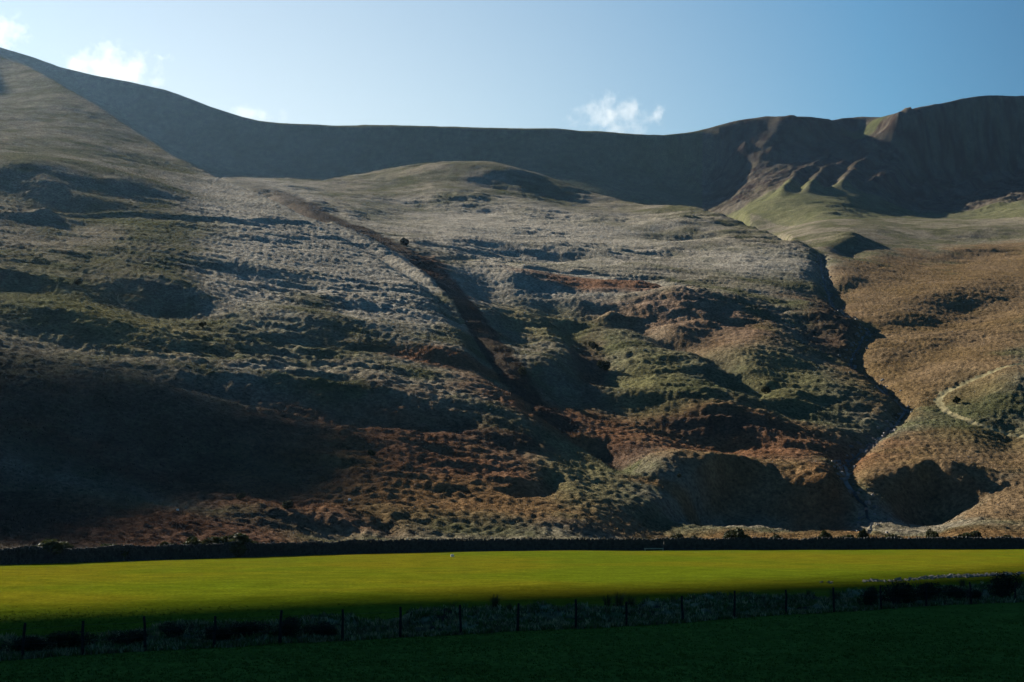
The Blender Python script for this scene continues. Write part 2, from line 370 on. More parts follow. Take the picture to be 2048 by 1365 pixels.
# natural relief
hillw = sst(6, 40, YY - WY)
near = sst(900, 300, YY)
isb = gauss((ID == 4).astype(float), 4, 1)
soft = (1 - .75 * isb * sst(1050, 1200, YY)) * (1 - .62 * gauss((ID == 3).astype(float), 4, 1)) * (1 - .45 * gauss((ID == 1).astype(float), 4, 1) * sst(330, 420, YY))
Z += hillw * fbm(XX, YY, 120, 2, 15) * 2.5 * soft
Z += hillw * fbm(XX, YY, 36, 3, 11, .55) * 1.3 * soft
rough_amt = .82 * (.35 + .9 * sst(-.15, .35, fbm(XX, YY, 70, 2, 41))) * soft
stp = fbm(XX * .38, YY, 15, 3, 19, .6)
Z += hillw * (stp - .5 * np.abs(stp)) * 2.3 * rough_amt * sst(170, 320, YY)      # low steps and terracettes across the slope
ter = fbm(XX * .36, YY, 5.2, 4, 21, .72)
Z += hillw * fbm(XX * .22, YY, 3.2, 2, 23, .6) * .6 * (.4 + .6 * rough_amt) * (1 - .6 * isb)
Z += hillw * ter * 1.6 * rough_amt * (.45 + .55 * sst(200, 300, YY))
Z += sst(3, 20, YY - WY) * fbm(XX * .45, YY, 1.8, 2, 51, .7) * .46 * rough_amt * (.3 + .7 * near) * (.6 + .4 * sst(200, 300, YY))
Z += sst(3, 12, YY - WY) * (fbm(XX, YY, 1.3, 1, 61) * .30) * (.2 + .8 * near)
crag = sst(1330, 1480, PX) * sst(1050, 1150, YY) * (ID == 4)
rx, ry = XX * .51 + YY * .86, YY * .51 - XX * .86
rib = 1 - np.abs(fbm(rx * .28, ry, 34, 3, 91, .55)) * 2.2
skb = sst(0, .06, T.max(0)[None, :] - (Z - EYE) / YY)      # the ribs fade out towards the rounded top
Z += crag * (.15 + .85 * skb) * (rib * 3.4 + fbm(rx * .5, ry, 9, 3, 93, .6) * 2.2 + (1 - 2 * np.abs(fbm(rx * .45, ry, 4.5, 3, 97, .65))) * 1.5)
# the rough bank beyond the wire fence
FENCE = [(-400,1350),(-200,1335),(0,1322),(290,1303),(560,1290),(685,1283),(800,1275),(922,1270),(1035,1263),(1152,1258),(1253,1253),(1366,1246),(1468,1238),(1572,1230),(1680,1224),(1850,1213),(2048,1205),(2300,1196),(2470,1190)]
def gY(py): return EYE * F / (py - YH)
fx = np.array([uU(a) * gY(b) for a, b in FENCE]); fy = np.array([gY(b) for a, b in FENCE])
fY = np.interp(PX, [a for a, b in FENCE], fy)
v = (YY - fY)
bw = np.interp(PX, [0, 700, 1400, 2048], [6, 7.5, 10.5, 12])
prof = sst(.15, 2.2, v) * sst(1.0, .75, v / bw)
rise = sst(.2, 1.0, v / bw) * np.interp(PX, [0, 1000], [.15, .4])
lum = fbm(XX * .7, YY, 2.6, 4, 101, .6)
cut = np.abs(fbm(XX * .5, YY, 3.4, 3, 105))
Z += np.where(YY < 100, prof * (rise + lum * .65 + (.22 - cut) * .9), 0)
Z += np.where(YY < WY - 1, fbm(XX, YY, 1.3, 2, 111) * .03 * sst(300, 60, YY) + fbm(XX, YY, 14, 2, 113) * .10, 0)
strip = (v > .1) & (v < bw) & (YY < 100)

# ---- colours of what grows where (albedo), with some sheen and shade painted in
def blob(px, py, hw, hh):
    y0, y1, yc = visY(px, py + hh), visY(px, py - hh), visY(px, py)
    lc = math.log(yc); hl = max(math.log(y1 / y0) / 2, .01)
    d = ((U - uU(px)) / (hw / F)) ** 2 + ((LY - lc) / hl) ** 2
    return d
nz = fbm(XX, YY, 40, 4, 201, .6); nz2 = fbm(XX, YY, 14, 4, 211, .6); nz3 = fbm(XX, YY, 4, 3, 221, .7)
def mask(lst, soft=.5):
    m = np.zeros(U.shape)
    for b in lst:
        d = np.sqrt(blob(*b)) + .55 * nz + .45 * nz2
        m = np.maximum(m, sst(1 + soft, 1 - soft, d))
    return m
def col(a): return np.array(a)[None, None, :]
def mixc(A, B, m): return A * (1 - m[..., None]) + B * m[..., None]
AL = .98
straw, olive, green = col((.215,.190,.138)), col((.125,.120,.070)), col((.075,.082,.033))
brack, orange, heath = col((.185,.088,.046)), col((.180,.112,.052)), col((.085,.055,.042))
CO = np.broadcast_to(straw, U.shape + (3,)).copy()
CO = mixc(CO, olive, sst(-.25, .3, nz + .3 * nz2))
CO = mixc(CO, green, .5 * sst(.05, .4, nz2 + .3 * nz3))
CO = mixc(CO, col((.37,.34,.28)), mask([(760,540,170,70),(640,470,120,40),(1050,470,330,60),(1150,570,260,35),(1500,520,160,30),(520,400,130,60)], .6) * .8)  # pale straw, lightened in the colour for its backlit sheen
CO = mixc(CO, orange, mask([(1880,610,240,120),(1850,720,190,120),(1830,920,180,60),(2040,540,200,60),(1950,900,200,50),(2100,1010,160,50)], .25) * .75)
CO = mixc(CO, brack, mask([(800,930,330,95),(600,1010,300,50),(300,1050,380,45),(1450,905,300,60),(1150,850,190,40),(900,720,160,20),(1230,565,170,10),(860,530,30,20),(1640,1062,60,8)], .5) * .85)
CO = mixc(CO, brack * 1.15, mask([(1330,620,170,40),(1450,670,120,60)], .6) * .5)
CO = mixc(CO, orange * 1.05, mask([(1000,1005,330,26),(1500,935,200,26),(1350,985,120,16),(700,925,60,18),(1900,1070,300,9),(1500,1075,100,8)], .5) * .8)
CO = mixc(CO, col((.20,.175,.085)), mask([(1160,950,80,55),(1300,760,80,60),(1560,760,80,60),(1090,650,80,30),(250,640,160,30)], .5) * .7)
CO = mixc(CO, green * 1.1, mask([(1360,760,170,60),(1600,790,110,60),(1180,680,90,50),(900,1050,180,22),(620,770,90,20),(120,600,200,60),(300,440,140,20),(560,670,140,30),(1960,830,110,60)], .6) * .5)
CO = mixc(CO, heath, mask([(1180,735,34,60),(1250,915,60,25),(1420,850,120,28),(1660,640,60,40),(1000,870,110,30)], .5) * .7)
CO = mixc(CO, heath * .5, crag * (.55 + .45 * sst(-.2, .3, nz2)))
CO = mixc(CO, col((.07,.07,.068)), crag * sst(.05, .3, nz3) * .6)
rid = (ID == 4)
CO = mixc(CO, col((.12,.125,.055)), (rid & (crag < .5)) * .7)
CO = mixc(CO, col((.034,.036,.028)), mask([(180,850,430,110),(20,1030,150,60)], .6) * .85)  # dark growth under the left cloud, its shade deepened in the colour
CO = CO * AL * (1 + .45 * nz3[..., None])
# heather and dead bracken along the bed of the left gully
gd, gal = polydist([at(a + 9, b) for a, b in [(470,357),(530,383),(620,426),(700,457),(760,486),(850,536),(885,568),(920,608),(960,676),(1000,738),(1050,795),(1120,850)]])
gw = 4.2 + 4 * nz2 + .010 * (YY - 300)
CO = mixc(CO, np.array((.050,.036,.028))[None, None, :] * (1 + .4 * nz3[..., None]), sst(1.25, .75, gd / gw) * (ID != 1) * .85 * sst(.0, .25, gal + .05))
CO = mixc(CO, col((.10,.11,.045)), mask([(1740,258,50,26)], .4) * .8)
# grassy track on the right hand hill
TRACK = [(2300,690),(2150,705),(2048,728),(1990,742),(1930,765),(1885,788),(1874,803),(1895,826),(1950,848),(2048,872),(2200,905)]
td, tal = polydist([at(a, b) for a, b in TRACK])
trk = td < 1.0 + .3 * nz3
Z -= np.where(YY > WY + 20, .35 * np.exp(-(td / 1.6) ** 2), 0)
shelf = sst(52, 34, YY - WY) * sst(0, 2, YY - WY)
CO = mixc(CO, orange * AL * .8 * (1 + .3 * nz3[..., None]), shelf * sst(1200, 1400, PX) * .85)
CO = mixc(CO, heath * AL * .8, shelf * sst(700, 500, PX) * .7)
# fields
fld = YY < WY
fcol = mixc(np.broadcast_to(col((.088,.122,.013)), U.shape + (3,)), col((.125,.123,.015)), sst(-.3, .4, fbm(XX, YY, 25, 3, 301)))
fcol = fcol * col((.84,.80,.42)); fcol = mixc(fcol, col((.055,.12,.018)), .6 * sst(26, 12, YY - fY)); fcol = mixc(fcol, col((.064,.125,.024)), sst(8, -4, YY - fY) )
CO = np.where(fld[..., None], fcol * (1 + .12 * nz3[..., None]), CO)
sc_ = mixc(np.broadcast_to(col((.22,.20,.11)), U.shape + (3,)), col((.045,.04,.03)), sst(-.05, .25, fbm(XX, YY, 1.7, 3, 311)))
sc_ = mixc(sc_, col((.08,.10,.03)), sst(.0, .3, fbm(XX, YY, 5, 2, 317)))
CO = np.where(strip[..., None], sc_, CO)
CO = np.clip(CO, .004, .6)

verts = np.stack([XX, YY, Z], -1).reshape(-1, 3)
NR = U.shape[0]
idx = np.arange(NR * NC).reshape(NR, NC)
quads = np.stack([idx[:-1, :-1], idx[:-1, 1:], idx[1:, 1:], idx[1:, :-1]], -1).reshape(-1, 4)
def q(a): return a[:-1, :-1].reshape(-1)
cls = q(ID).astype(int)                               # 1..4 hills
cls = np.where(q(YY) < q(np.broadcast_to(WY, YY.shape)), 5, cls)
cls = np.where(q(strip), 6, cls)
cls = np.where((q(YY) < q(fY) + .1) & (cls == 5), 7, cls)
cls = np.where(q(trk) & (q(YY) > 250), 8, cls)
M_track = mat_ground('track_turf', 1.5, .1, .8, 1.2)
for k, name, mat in [(1, 'left_hill', M_hill), (2, 'middle_hill', M_hill), (3, 'right_hill', M_hill), (4, 'mountain_ridge', M_hill),
                     (5, 'grass_field', M_field), (6, 'rough_bank', M_rough), (7, 'near_meadow', M_field), (8, 'path', M_track)]:
    sel = quads[cls == k]
    if not len(sel): continue
    used, inv = np.unique(sel.ravel(), return_inverse=True)
    me = mesh_np(name, verts[used], inv.reshape(-1, 4))
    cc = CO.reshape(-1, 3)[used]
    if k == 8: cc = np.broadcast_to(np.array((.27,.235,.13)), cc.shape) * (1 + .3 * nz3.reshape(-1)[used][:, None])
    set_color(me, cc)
    tag(link(name, me, None, mat), kind='structure')
# the plain around, below all of it
gp = MB(); gp.add([(-7000,-3000,-.3),(7000,-3000,-.3),(7000,5000,-.3),(-7000,5000,-.3)], [(0,1,2,3)])
me = gp.mesh('ground'); set_color(me, np.tile((.050,.125,.036), (4,1)))
tag(link('ground', me, None, M_field), kind='structure')

def zat(x, y):
    """height of the finished ground"""
    j = ((x / y) * F + 1024 - px_c[0]) / (px_c[1] - px_c[0]); i = np.interp(math.log(y), lnY, np.arange(len(lnY)))
    j = float(np.clip(j, 0, NC - 1.001)); i = float(np.clip(i, 0, NR - 1.001)); a, b = int(i), int(j); fa, fb = i - a, j - b
    return float((Z[a, b] * (1 - fb) + Z[a, b + 1] * fb) * (1 - fa) + (Z[a + 1, b] * (1 - fb) + Z[a + 1, b + 1] * fb) * fa)
def zat_np(x, y):
    j = np.clip(((x / y) * F + 1024 - px_c[0]) / (px_c[1] - px_c[0]), 0, NC - 1.001); i = np.clip(np.interp(np.log(y), lnY, np.arange(len(lnY))), 0, NR - 1.001)
    a, b = i.astype(int), j.astype(int); fa, fb = i - a, j - b
    return (Z[a, b] * (1 - fb) + Z[a, b + 1] * fb) * (1 - fa) + (Z[a + 1, b] * (1 - fb) + Z[a + 1, b + 1] * fb) * fa

# ------------------------------------------------------------------ tufts of grass
def tufts(name, x, y, h, w, cols, blades, mat, sink=.03, lean=.35, seed=3, parent=None):
    g = np.random.default_rng(seed); n = len(x); z = zat_np(x, y) - sink
    N = n * blades
    bx = np.repeat(x, blades) + g.normal(0, 1, N) * np.repeat(w, blades) * .5; by = np.repeat(y, blades) + g.normal(0, 1, N) * np.repeat(w, blades) * .5
    bz = np.repeat(z, blades); hh = np.repeat(h, blades) * g.uniform(.6, 1.15, N); a = g.uniform(0, math.pi, N); ww = np.repeat(w, blades) * g.uniform(.25, .5, N)
    la = g.uniform(0, 2 * math.pi, N); ll = hh * lean * g.uniform(0, 1, N)
    V = np.empty((N, 3, 3)); ca, sa = np.cos(a) * ww, np.sin(a) * ww
    V[:, 0] = np.stack([bx - ca, by - sa, bz], 1); V[:, 1] = np.stack([bx + ca, by + sa, bz], 1)
    V[:, 2] = np.stack([bx + np.cos(la) * ll, by + np.sin(la) * ll, bz + hh + sink], 1)
    me = mesh_np(name, V.reshape(-1, 3), np.arange(N * 3).reshape(-1, 3), False)
    cc = np.repeat(np.repeat(cols, blades, 0) * g.uniform(.7, 1.3, (N, 1)), 3, 0); set_color(me, cc)
    return tag(link(name, me, parent, mat), kind='stuff')
def sample_col(x, y):
    j = np.clip(np.rint(((x / y) * F + 1024 - px_c[0]) / (px_c[1] - px_c[0])), 0, NC - 1).astype(int); i = np.clip(np.rint(np.interp(np.log(y), lnY, np.arange(len(lnY)))), 0, NR - 1).astype(int)
    return CO[i, j], i, j
M_tuft = mat_ground('tuft_blades', .4, 0, .75, 1.25)
nt = M_tuft.node_tree; pb = nt.nodes['Principled BSDF']; tr = nt.nodes.new('ShaderNodeBsdfTranslucent'); ms = nt.nodes.new('ShaderNodeMixShader'); ms.inputs[0].default_value = .2
nt.links.new(pb.inputs['Base Color'].links[0].from_socket, tr.inputs[0]); nt.links.new(pb.outputs[0], ms.inputs[1]); nt.links.new(tr.outputs[0], ms.inputs[2]); nt.links.new(ms.outputs[0], nt.nodes['Material Output'].inputs[0])
for nb in [k for k in nt.nodes if k.type == 'BUMP']: nt.nodes.remove(nb)

n = 120000
px = rng.uniform(-150, 2200, n); ly = rng.uniform(math.log(142), math.log(760), n); y = np.exp(ly); x = uU(px) * y
ok = (y > wall_Y(px) + 2.5); x, y, px = x[ok], y[ok], px[ok]
c, i, j = sample_col(x, y)
keep = (td[i, j] > 2) & (sd_[i, j] > 1.5) & (rng.uniform(0, 1, len(x)) < .35 + .9 * sst(-.3, .3, nz2[i, j]))
x, y, c = x[keep], y[keep], c[keep]; k = rng.uniform(.5, 1.0, len(x))
tone = rng.uniform(.55, 1.5, (len(x), 1))
tufts('moor_grass', x, y, .30 * k, .36 * k, c * tone, 2, M_tuft, .06, .9, 5)
# short turf of the fields
n = 70000
px = rng.uniform(-100, 2150, n); y = np.exp(rng.uniform(math.log(34), math.log(185), n)); x = uU(px) * y
ok = (y < wall_Y(px) - .3) & (y < 58 + rng.uniform(0, 16, n)); x, y = x[ok], y[ok]; c, i, j = sample_col(x, y)
st = strip[i, j]; k = rng.uniform(.5, 1.2, len(x))
tufts('grass', x[~st], y[~st], .05 * k[~st] * (1 + y[~st] / 200), .09 * k[~st], c[~st] * rng.uniform(.85, 1.15, (int((~st).sum()), 1)), 3, M_tuft, .01, .6, 6)
# rank grass over the rough bank
n = 26000
px = rng.uniform(-100, 2150, n); v0 = rng.uniform(0, 1, n) ** 1.1 * np.interp(px, [0, 700, 1400, 2048], [6, 7.5, 10.5, 11.5]); y = np.interp(px, [a for a, b in FENCE], fy) + v0 - .1; x = uU(px) * y
c, i, j = sample_col(x, y); pn = nz3[i, j] + .25 * rng.normal(0, 1, n); ok = pn > -.15
ok |= v0 < .9; x, y, v0 = x[ok], y[ok], v0[ok]; k = rng.uniform(.4, 1.2, len(x))
tone = np.array((.27,.24,.12)) * (.35 + rng.uniform(0, 1, (len(x), 1))) ; g2 = rng.uniform(0, 1, (len(x), 1)) < .45; tone = np.where(g2, np.array((.075,.12,.035)), tone)
tufts('rank_grass', x, y, .20 * k, .14 * k, tone, 5, M_tuft, .03, .9, 8)

# ------------------------------------------------------------------ the dry stone wall across the valley
w = empty('dry_stone_wall', (0, 0, 0)); tag(w, 'long dark dry stone wall between the bright green field and the hillside', 'wall')
wp = [( -420 + 12 * k) for k in range(242)]
wpt = []
for p in wp: Y = float(wall_Y(p)) + .35; wpt.append((uU(p) * Y, Y))
core = MB(); V = []; Fc = []
for i, (a, b) in enumerate(wpt):
    z = min(zat(a, b), .25) - .2
    for (dy, h) in ((-.26, 0), (-.17, 1.45), (.17, 1.45), (.26, 0)): V.append((a, b + dy, z + h))
for i in range(len(wpt) - 1):
    for k in range(3): Fc.append((i * 4 + k, (i + 1) * 4 + k, (i + 1) * 4 + k + 1, i * 4 + k + 1))
core.add(V, Fc); core.build('hearting', M_stone, w)
st = MB(); cp = MB()
L = [0]
for i in range(1, len(wpt)): L.append(L[-1] + math.dist(wpt[i], wpt[i - 1]))
wx = np.array([p[0] for p in wpt]); wy = np.array([p[1] for p in wpt]); Ls = np.array(L)
for course in range(6):
    s0 = random.uniform(0, .3)
    while s0 < Ls[-1]:
        l = random.uniform(.3, .6); h = .24
        cx = np.interp(s0 + l / 2, Ls, wx); cy = np.interp(s0 + l / 2, Ls, wy); zb = min(zat(cx, cy), .25)
        hv = float(fbm(np.array([cx]), np.array([cy]), 5, 2, 7)[0]) * .25
        if course == 5 and hv < -.06: s0 += l; continue
        st.box((cx, cy - .27 + .016 * course + random.uniform(-.03, .03), zb - .08 + h * (course + .5)), (l * .96, .16, h * .92), 0, .025)
        s0 += l
s0 = 0
while s0 < Ls[-1]:
    l = random.uniform(.14, .3); cx = np.interp(s0, Ls, wx); cy = np.interp(s0, Ls, wy); zb = min(zat(cx, cy), .25)
    cp.box((cx, cy, zb + 1.40 + float(fbm(np.array([cx]), np.array([cy]), 5, 2, 7)[0]) * .35 + random.uniform(-.06, .06)), (l * .9, .5, random.uniform(.2, .44)), 0, .04, .8, random.uniform(-.3, .3))
    s0 += l
tag(st.build('stonework', M_stone, w), kind='stuff'); tag(cp.build('coping', M_stone, w), kind='stuff')

# ------------------------------------------------------------------ the wire fence
def fpos(px, dv=0): Y = float(np.interp(px, [a for a, b in FENCE], fy)) + dv; return (uU(px) * Y, Y)
fn = empty('wire_fence', (0, 0, 0)); tag(fn, 'dark wooden post and wire fence along the near meadow', 'fence')
PPX = [-310, -190, -75, 45, 165, 290, 428, 560, 685, 800, 922, 1035, 1152, 1253, 1366, 1468, 1572, 1668, 1762, 1852, 1942, 2030, 2125, 2225, 2330]
tops = []
pm = []
for k in range(4):
    b = MB(); r0 = .05
    b.tube([(0, 0, -.3), (random.uniform(-.01, .01), 0, .4), (random.uniform(-.02, .02), 0, .85), (random.uniform(-.03, .03), 0, 1.2)], .058, 8, .046); pm.append(b.mesh('post', False))
for k, p in enumerate(PPX):
    x, y = fpos(p); z = zat(x, y); sc = {922: .98, 1152: 1.03, 1253: .86, 1468: 1.05, 1572: .98}.get(p, random.uniform(.92, 1.02))
    o = link('post', pm[k % 4], fn, M_wood); o.location = (x, y, z); o.scale = (1, 1, sc); o.rotation_euler = (random.uniform(-.03, .05), random.uniform(-.05, .05), random.uniform(0, 3)); tops.append((x, y, z))
for h in (.25, .5, .75, 1.02):
    b = MB(); pts = []
    for k in range(len(tops) - 1):
        a, c2 = Vector(tops[k]), Vector(tops[k + 1])
        for q_ in (0, .33, .66): pts.append(a.lerp(c2, q_) + Vector((0, -.055, h - .03 * math.sin(q_ * math.pi))))
    b.tube(pts, .0035, 4); b.build('wire', M_wire, fn)

# ------------------------------------------------------------------ shrubs
def leaf_ball(rx, ry, rz, n, size, seed, lumps=5):
    g = np.random.default_rng(seed)
    cen = np.stack([g.uniform(-.7, .7, lumps) * rx, g.uniform(-.6, .6, lumps) * ry, g.uniform(.3, .7, lumps) * rz], 1); rad = g.uniform(.35, .6, lumps)
    k = g.integers(0, lumps, n); d = g.normal(0, 1, (n, 3)); d /= np.linalg.norm(d, axis=1)[:, None]; r = g.uniform(.35, 1.0, n) ** .5
    P = cen[k] + d * (rad[k] * r)[:, None] * np.array((rx, ry, rz * .75)); P[:, 2] = np.maximum(P[:, 2], .0)
    a = g.normal(0, 1, (n, 3)); a /= np.linalg.norm(a, axis=1)[:, None]; b = np.cross(a, g.normal(0, 1, (n, 3))); b /= np.linalg.norm(b, axis=1)[:, None]
    s = (size * g.uniform(.6, 1.4, n))[:, None]
    V = np.stack([P - a * s, P + b * s * .6, P + a * s, P - b * s * .6], 1).reshape(-1, 3)
    return mesh_np('foliage', V, np.arange(n * 4).reshape(-1, 4), False)
def stem_mesh(rx, rz, seed, n=9):
    b = MB(); r_ = random.Random(seed)
    for k in range(n):
        a = r_.uniform(0, 6.28); e = r_.uniform(.3, .9)
        b.tube([(0.05 * math.cos(a), .05 * math.sin(a), -.1), (rx * .3 * math.cos(a), rx * .3 * math.sin(a), rz * .4), (rx * e * math.cos(a), rx * e * math.sin(a), rz * r_.uniform(.7, 1.05))], .02, 4, .006)
    return b.mesh('stems')
sh_f = [leaf_ball(.6, .6, 1.0, 1700, .09, 30 + k) for k in range(4)]; sh_s = [stem_mesh(.5, 1.0, 40 + k) for k in range(4)]
def shrub(x, y, hw, h, label, mat, k, group, name='shrub', cat='shrub', fm=None, smh=None, z=None):
    o = empty(name, (x, y, (zat(x, y) if z is None else z))); tag(o, label, cat, group)
    f = link('foliage', (fm or sh_f)[k % 4], o); 
    if not f.data.materials: f.data.materials.append(mat)
    s_ = link('stems', (smh or sh_s)[k % 4], o, M_twig)
    for c_ in (f, s_): c_.scale = (hw / .6, hw / .6 * .8, h)
    o.rotation_euler.z = random.uniform(0, 6)
    return o
WS = [(1463,30,1.9,'tallest dark thorn bush rising over the far wall, left of the orange strip'),(1486,34,1.35,'low dark bush just right of the tallest one behind the far wall'),(1560,30,1.25,'dark bush behind the far wall below the left dark bank'),(1612,22,.9,'small dark shrub behind the far wall in front of the red bracken mound'),
 (1652,20,1.5,'narrow dark shrub behind the far wall, left end of a low row'),(1684,28,1.1,'wide low shrub behind the far wall, in the middle of a row'),(1725,18,2.0,'upright narrow bush behind the far wall at the foot of the stream'),(1790,30,1.6,'bushy dark shrub behind the far wall, right of the stream foot'),
 (1868,20,1.7,'lone round dark bush against the orange strip behind the far wall'),(1945,34,1.5,'broad dark bush behind the far wall near the right edge'),(2010,24,1.1,'low dark shrub behind the far wall, last before the right edge'),
 (505,44,1.2,'pale topped gorse behind the wall, right end of the left clump'),(450,56,1.6,'large gorse behind the wall left of centre, tallest of its clump'),(398,44,1.4,'gorse behind the wall, second from the left in its clump'),(340,40,1.0,'low gorse behind the wall at the left end of its clump'),(230,50,1.2,'dim gorse behind the shadowed left end of the wall'),(110,60,1.3,'dim wide gorse behind the wall near the left edge'),
 (1345,26,1.3,'dark shrub behind the wall just right of the pale trough'),(1398,30,1.1,'low shrub behind the wall between trough and tallest bush'),(1290,30,1.0,'grey green shrub behind the wall above the pale trough')]
for k, (p, wpx, h, lab) in enumerate(WS):
    Y = float(wall_Y(p)) + 2.2; shrub(uU(p) * Y, Y, wpx / F * Y * .85, h * 1.0 + .8, lab, M_gorse, k, 'shrubs behind the far stone wall', z=min(zat(uU(p)*Y, Y), .5))
HS = [(155,572,1.4,'lone dark bush high on the left hill slope'),(405,655,1.2,'small dark bush midway up the left hill'),(812,492,3.0,'dim round bush beside the upper gully'),(1045,752,2.2,'dark bush at the foot of the central gully'),(1210,745,2.6,'dark bush in the deep hollow of the middle hill, lower one'),(1188,700,2.4,'dark bush in the deep hollow of the middle hill, upper one'),
 (1360,958,.9,'small dark bush on the red slope above the bank'),(575,1018,1.4,'round dark bush in the red bracken at left'),(480,1000,1.0,'low bush at the edge of the bracken slope'),(1912,808,1.6,'grey bush inside the bend of the track'),(1530,790,2.0,'dark bush by the small green knoll'),(742,912,1.2,'dark bush in the middle of the bracken slope')]
for k, (p, r_, h, lab) in enumerate(HS):
    x, y = at(p, r_); shrub(x, y, h * .7, h, lab, M_gorse, k, 'bushes scattered on the hill')
br_f = [leaf_ball(.6, .6, 1.0, 3200, .03, 60 + k, 9) for k in range(4)]; br_s = [stem_mesh(.55, 1.0, 70 + k, 24) for k in range(4)]
BR = [(1738,1198,40,1.0,'bramble thicket at the left end of the right hand row by the fence'),(1790,1196,52,1.35,'high bramble thicket beyond the fence, left one of the two big ones'),(1845,1198,48,1.05,'bramble mound beyond the fence right of the high thicket'),(1905,1200,46,.75,'low bramble mound filling the dip between the two big thickets'),(1950,1196,40,.7,'low dark bramble by the sparse gap near the right edge'),(2008,1190,60,1.5,'tallest bramble thicket, at the right edge of the view'),(2090,1186,70,1.6,'bramble thicket running out of view on the right'),
      (640,1272,52,.62,'dark bramble mound beside the fence post, right end of the left row'),(575,1276,56,.72,'dark bramble mound, second from the right in the left row'),(505,1280,56,.66,'dark bramble mound in the middle of the left row'),(430,1284,58,.7,'dark bramble mound left of the middle in the left row'),(350,1288,60,.55,'flat dark bramble near the left row start'),(250,1290,66,.6,'dark bramble deep in shade at left'),(150,1294,66,.6,'dark bramble deep in shade, second from the left edge'),(45,1300,70,.6,'dark bramble deep in shade at the left edge')]
for k, (p, base, wpx, h, lab) in enumerate(BR):
    x, y = fpos(p, 2.2 if p > 1700 else 1.6); shrub(x, y, wpx / F * y * .75, h, lab, M_bramble, k, 'bramble thickets along the rough bank', 'bramble', 'bramble', br_f, br_s)
# rushes
def rush_mesh(seed, n=80):
    g = random.Random(seed); V = []; Fc = []
    for k in range(n):
        a = g.uniform(0, 6.28); r0 = g.uniform(0, .16); l = g.uniform(.5, 1.0); e = g.uniform(.05, .45); w_ = .008
        bx, by = r0 * math.cos(a), r0 * math.sin(a); nx, ny = -math.sin(a) * w_, math.cos(a) * w_
        m_ = (bx + e * .3 * math.cos(a), by + e * .3 * math.sin(a), l * .6); t_ = (bx + e * math.cos(a), by + e * math.sin(a), l * (1 - e * .3)); i0 = len(V)
        V += [(bx - nx, by - ny, -.05), (bx + nx, by + ny, -.05), (m_[0] - nx, m_[1] - ny, m_[2]), (m_[0] + nx, m_[1] + ny, m_[2]), t_]
        Fc += [(i0, i0 + 1, i0 + 3, i0 + 2), (i0 + 2, i0 + 3, i0 + 4)]
    me = bpy.data.meshes.new('rush_clump'); me.from_pydata(V, [], Fc); me.materials.append(M_rush); return me
rm = [rush_mesh(k) for k in range(4)]
RU = [(868,.8,'rush clump left of the fence post, leftmost of a wide row'),(905,.65,'small rush clump touching the left side of a fence post'),(990,1.0,'tall rush clump midway between two fence posts, centre left'),(1018,.7,'low rush clump just left of the centre post'),(1080,.9,'rush clump right of the centre post'),(1105,.6,'small rush clump right of its taller neighbour, centre'),(1215,.95,'left clump of the densest group of rushes'),(1238,1.1,'tallest clump in the densest group of rushes'),(1262,1.0,'rounded clump in the densest group of rushes'),(1290,.8,'right hand clump of the densest group of rushes'),(1618,.85,'rush clump left of the big bramble thicket'),(1668,1.05,'tall rush clump next to the bramble thicket'),(1345,.6,'small isolated rush clump beside a fence post, right of centre'),(700,.6,'faint rush clump by the post at the end of the left brambles'),(1925,.9,'rush clump on top of the bank near the right edge'),(760,.5,'low rush clump at left on the bank crest')]
for k, (p, s_, lab) in enumerate(RU):
    for q_ in range(1):
        x, y = fpos(p, float(np.interp(p, [700, 1400, 2048], [6.3, 8.6, 9])) + random.uniform(-.6, .6)); o = link('rush_clump', rm[k % 4]); o.location = (x, y, zat(x, y) - .02); o.scale = (s_ * 1.3, s_ * 1.1, s_ * .8); o.rotation_euler.z = random.uniform(0, 6)
        tag(o, lab, 'rushes', 'rush clumps on the rough bank')

# ------------------------------------------------------------------ rubble bank at the right of the field
rb = empty('rubble_heap', (0, 0, 0)); tag(rb, 'long low heap of pale field stones at the right end of the sunlit grass', 'stones')
stm = []
def stone_mesh(seed):
    g = random.Random(seed); b = MB(); b.box((0, 0, 0), (1, .8, .6), 0, .16, .75); me = b.mesh('stone'); me.materials.append(M_pale); return me
stm = [stone_mesh(k) for k in range(8)]
for k in range(280):
    p = 1640 + 30 * random.random() if k < 8 else random.triangular(1715, 2130, 1900)
    c_ = np.interp(p, [1640, 1725, 1800, 1900, 1990, 2130], [1166, 1163, 1161, 1154, 1151, 1145]) + random.gauss(0, 1.3)
    Y = EYE * F / (c_ - YH); x = uU(p) * Y
    o = link('stone', stm[k % 8], rb); sz = random.uniform(.10, .30) * (.6 if k < 8 else 1)
    o.location = (x, Y, zat(x, Y) + sz * .05 + random.random() * .05); o.scale = (sz * random.uniform(1.1, 2.4), sz, sz * .7); o.rotation_euler = (random.uniform(-.4, .4), random.uniform(-.4, .4), random.uniform(0, 6))
def lone_stone(p, r_, sz, lab, dz=0):
    x, y = at(p, r_) if r_ < 1095 else (uU(p) * EYE * F / (r_ - YH), EYE * F / (r_ - YH))
    b = MB(); b.box((0, 0, 0), (1.3, .9, .8), 0, .12, .7); bm = b.mesh('boulder'); o = link('boulder', bm, None, M_pale); o.location = (x, y, zat(x, y) + sz * .25 + dz); o.scale = (sz, sz, sz)
    md = o.modifiers.new('bevel', 'BEVEL'); md.width = .12; md.segments = 2; tag(o, lab, 'boulder'); return o
M_white = mat_simple('white_stone', (.75, .74, .70), .8, .1, 3, .2)
lone_stone(905, 1112.5, .34, 'tiny white stone alone on the bright sunlit field').data.materials[0] = M_white
lone_stone(355, 1024, .28, 'small white boulder in the dark scrub at lower left').data.materials[0] = M_white
lone_stone(699, 1003, .38, 'white boulder on the red bracken slope').data.materials[0] = M_white
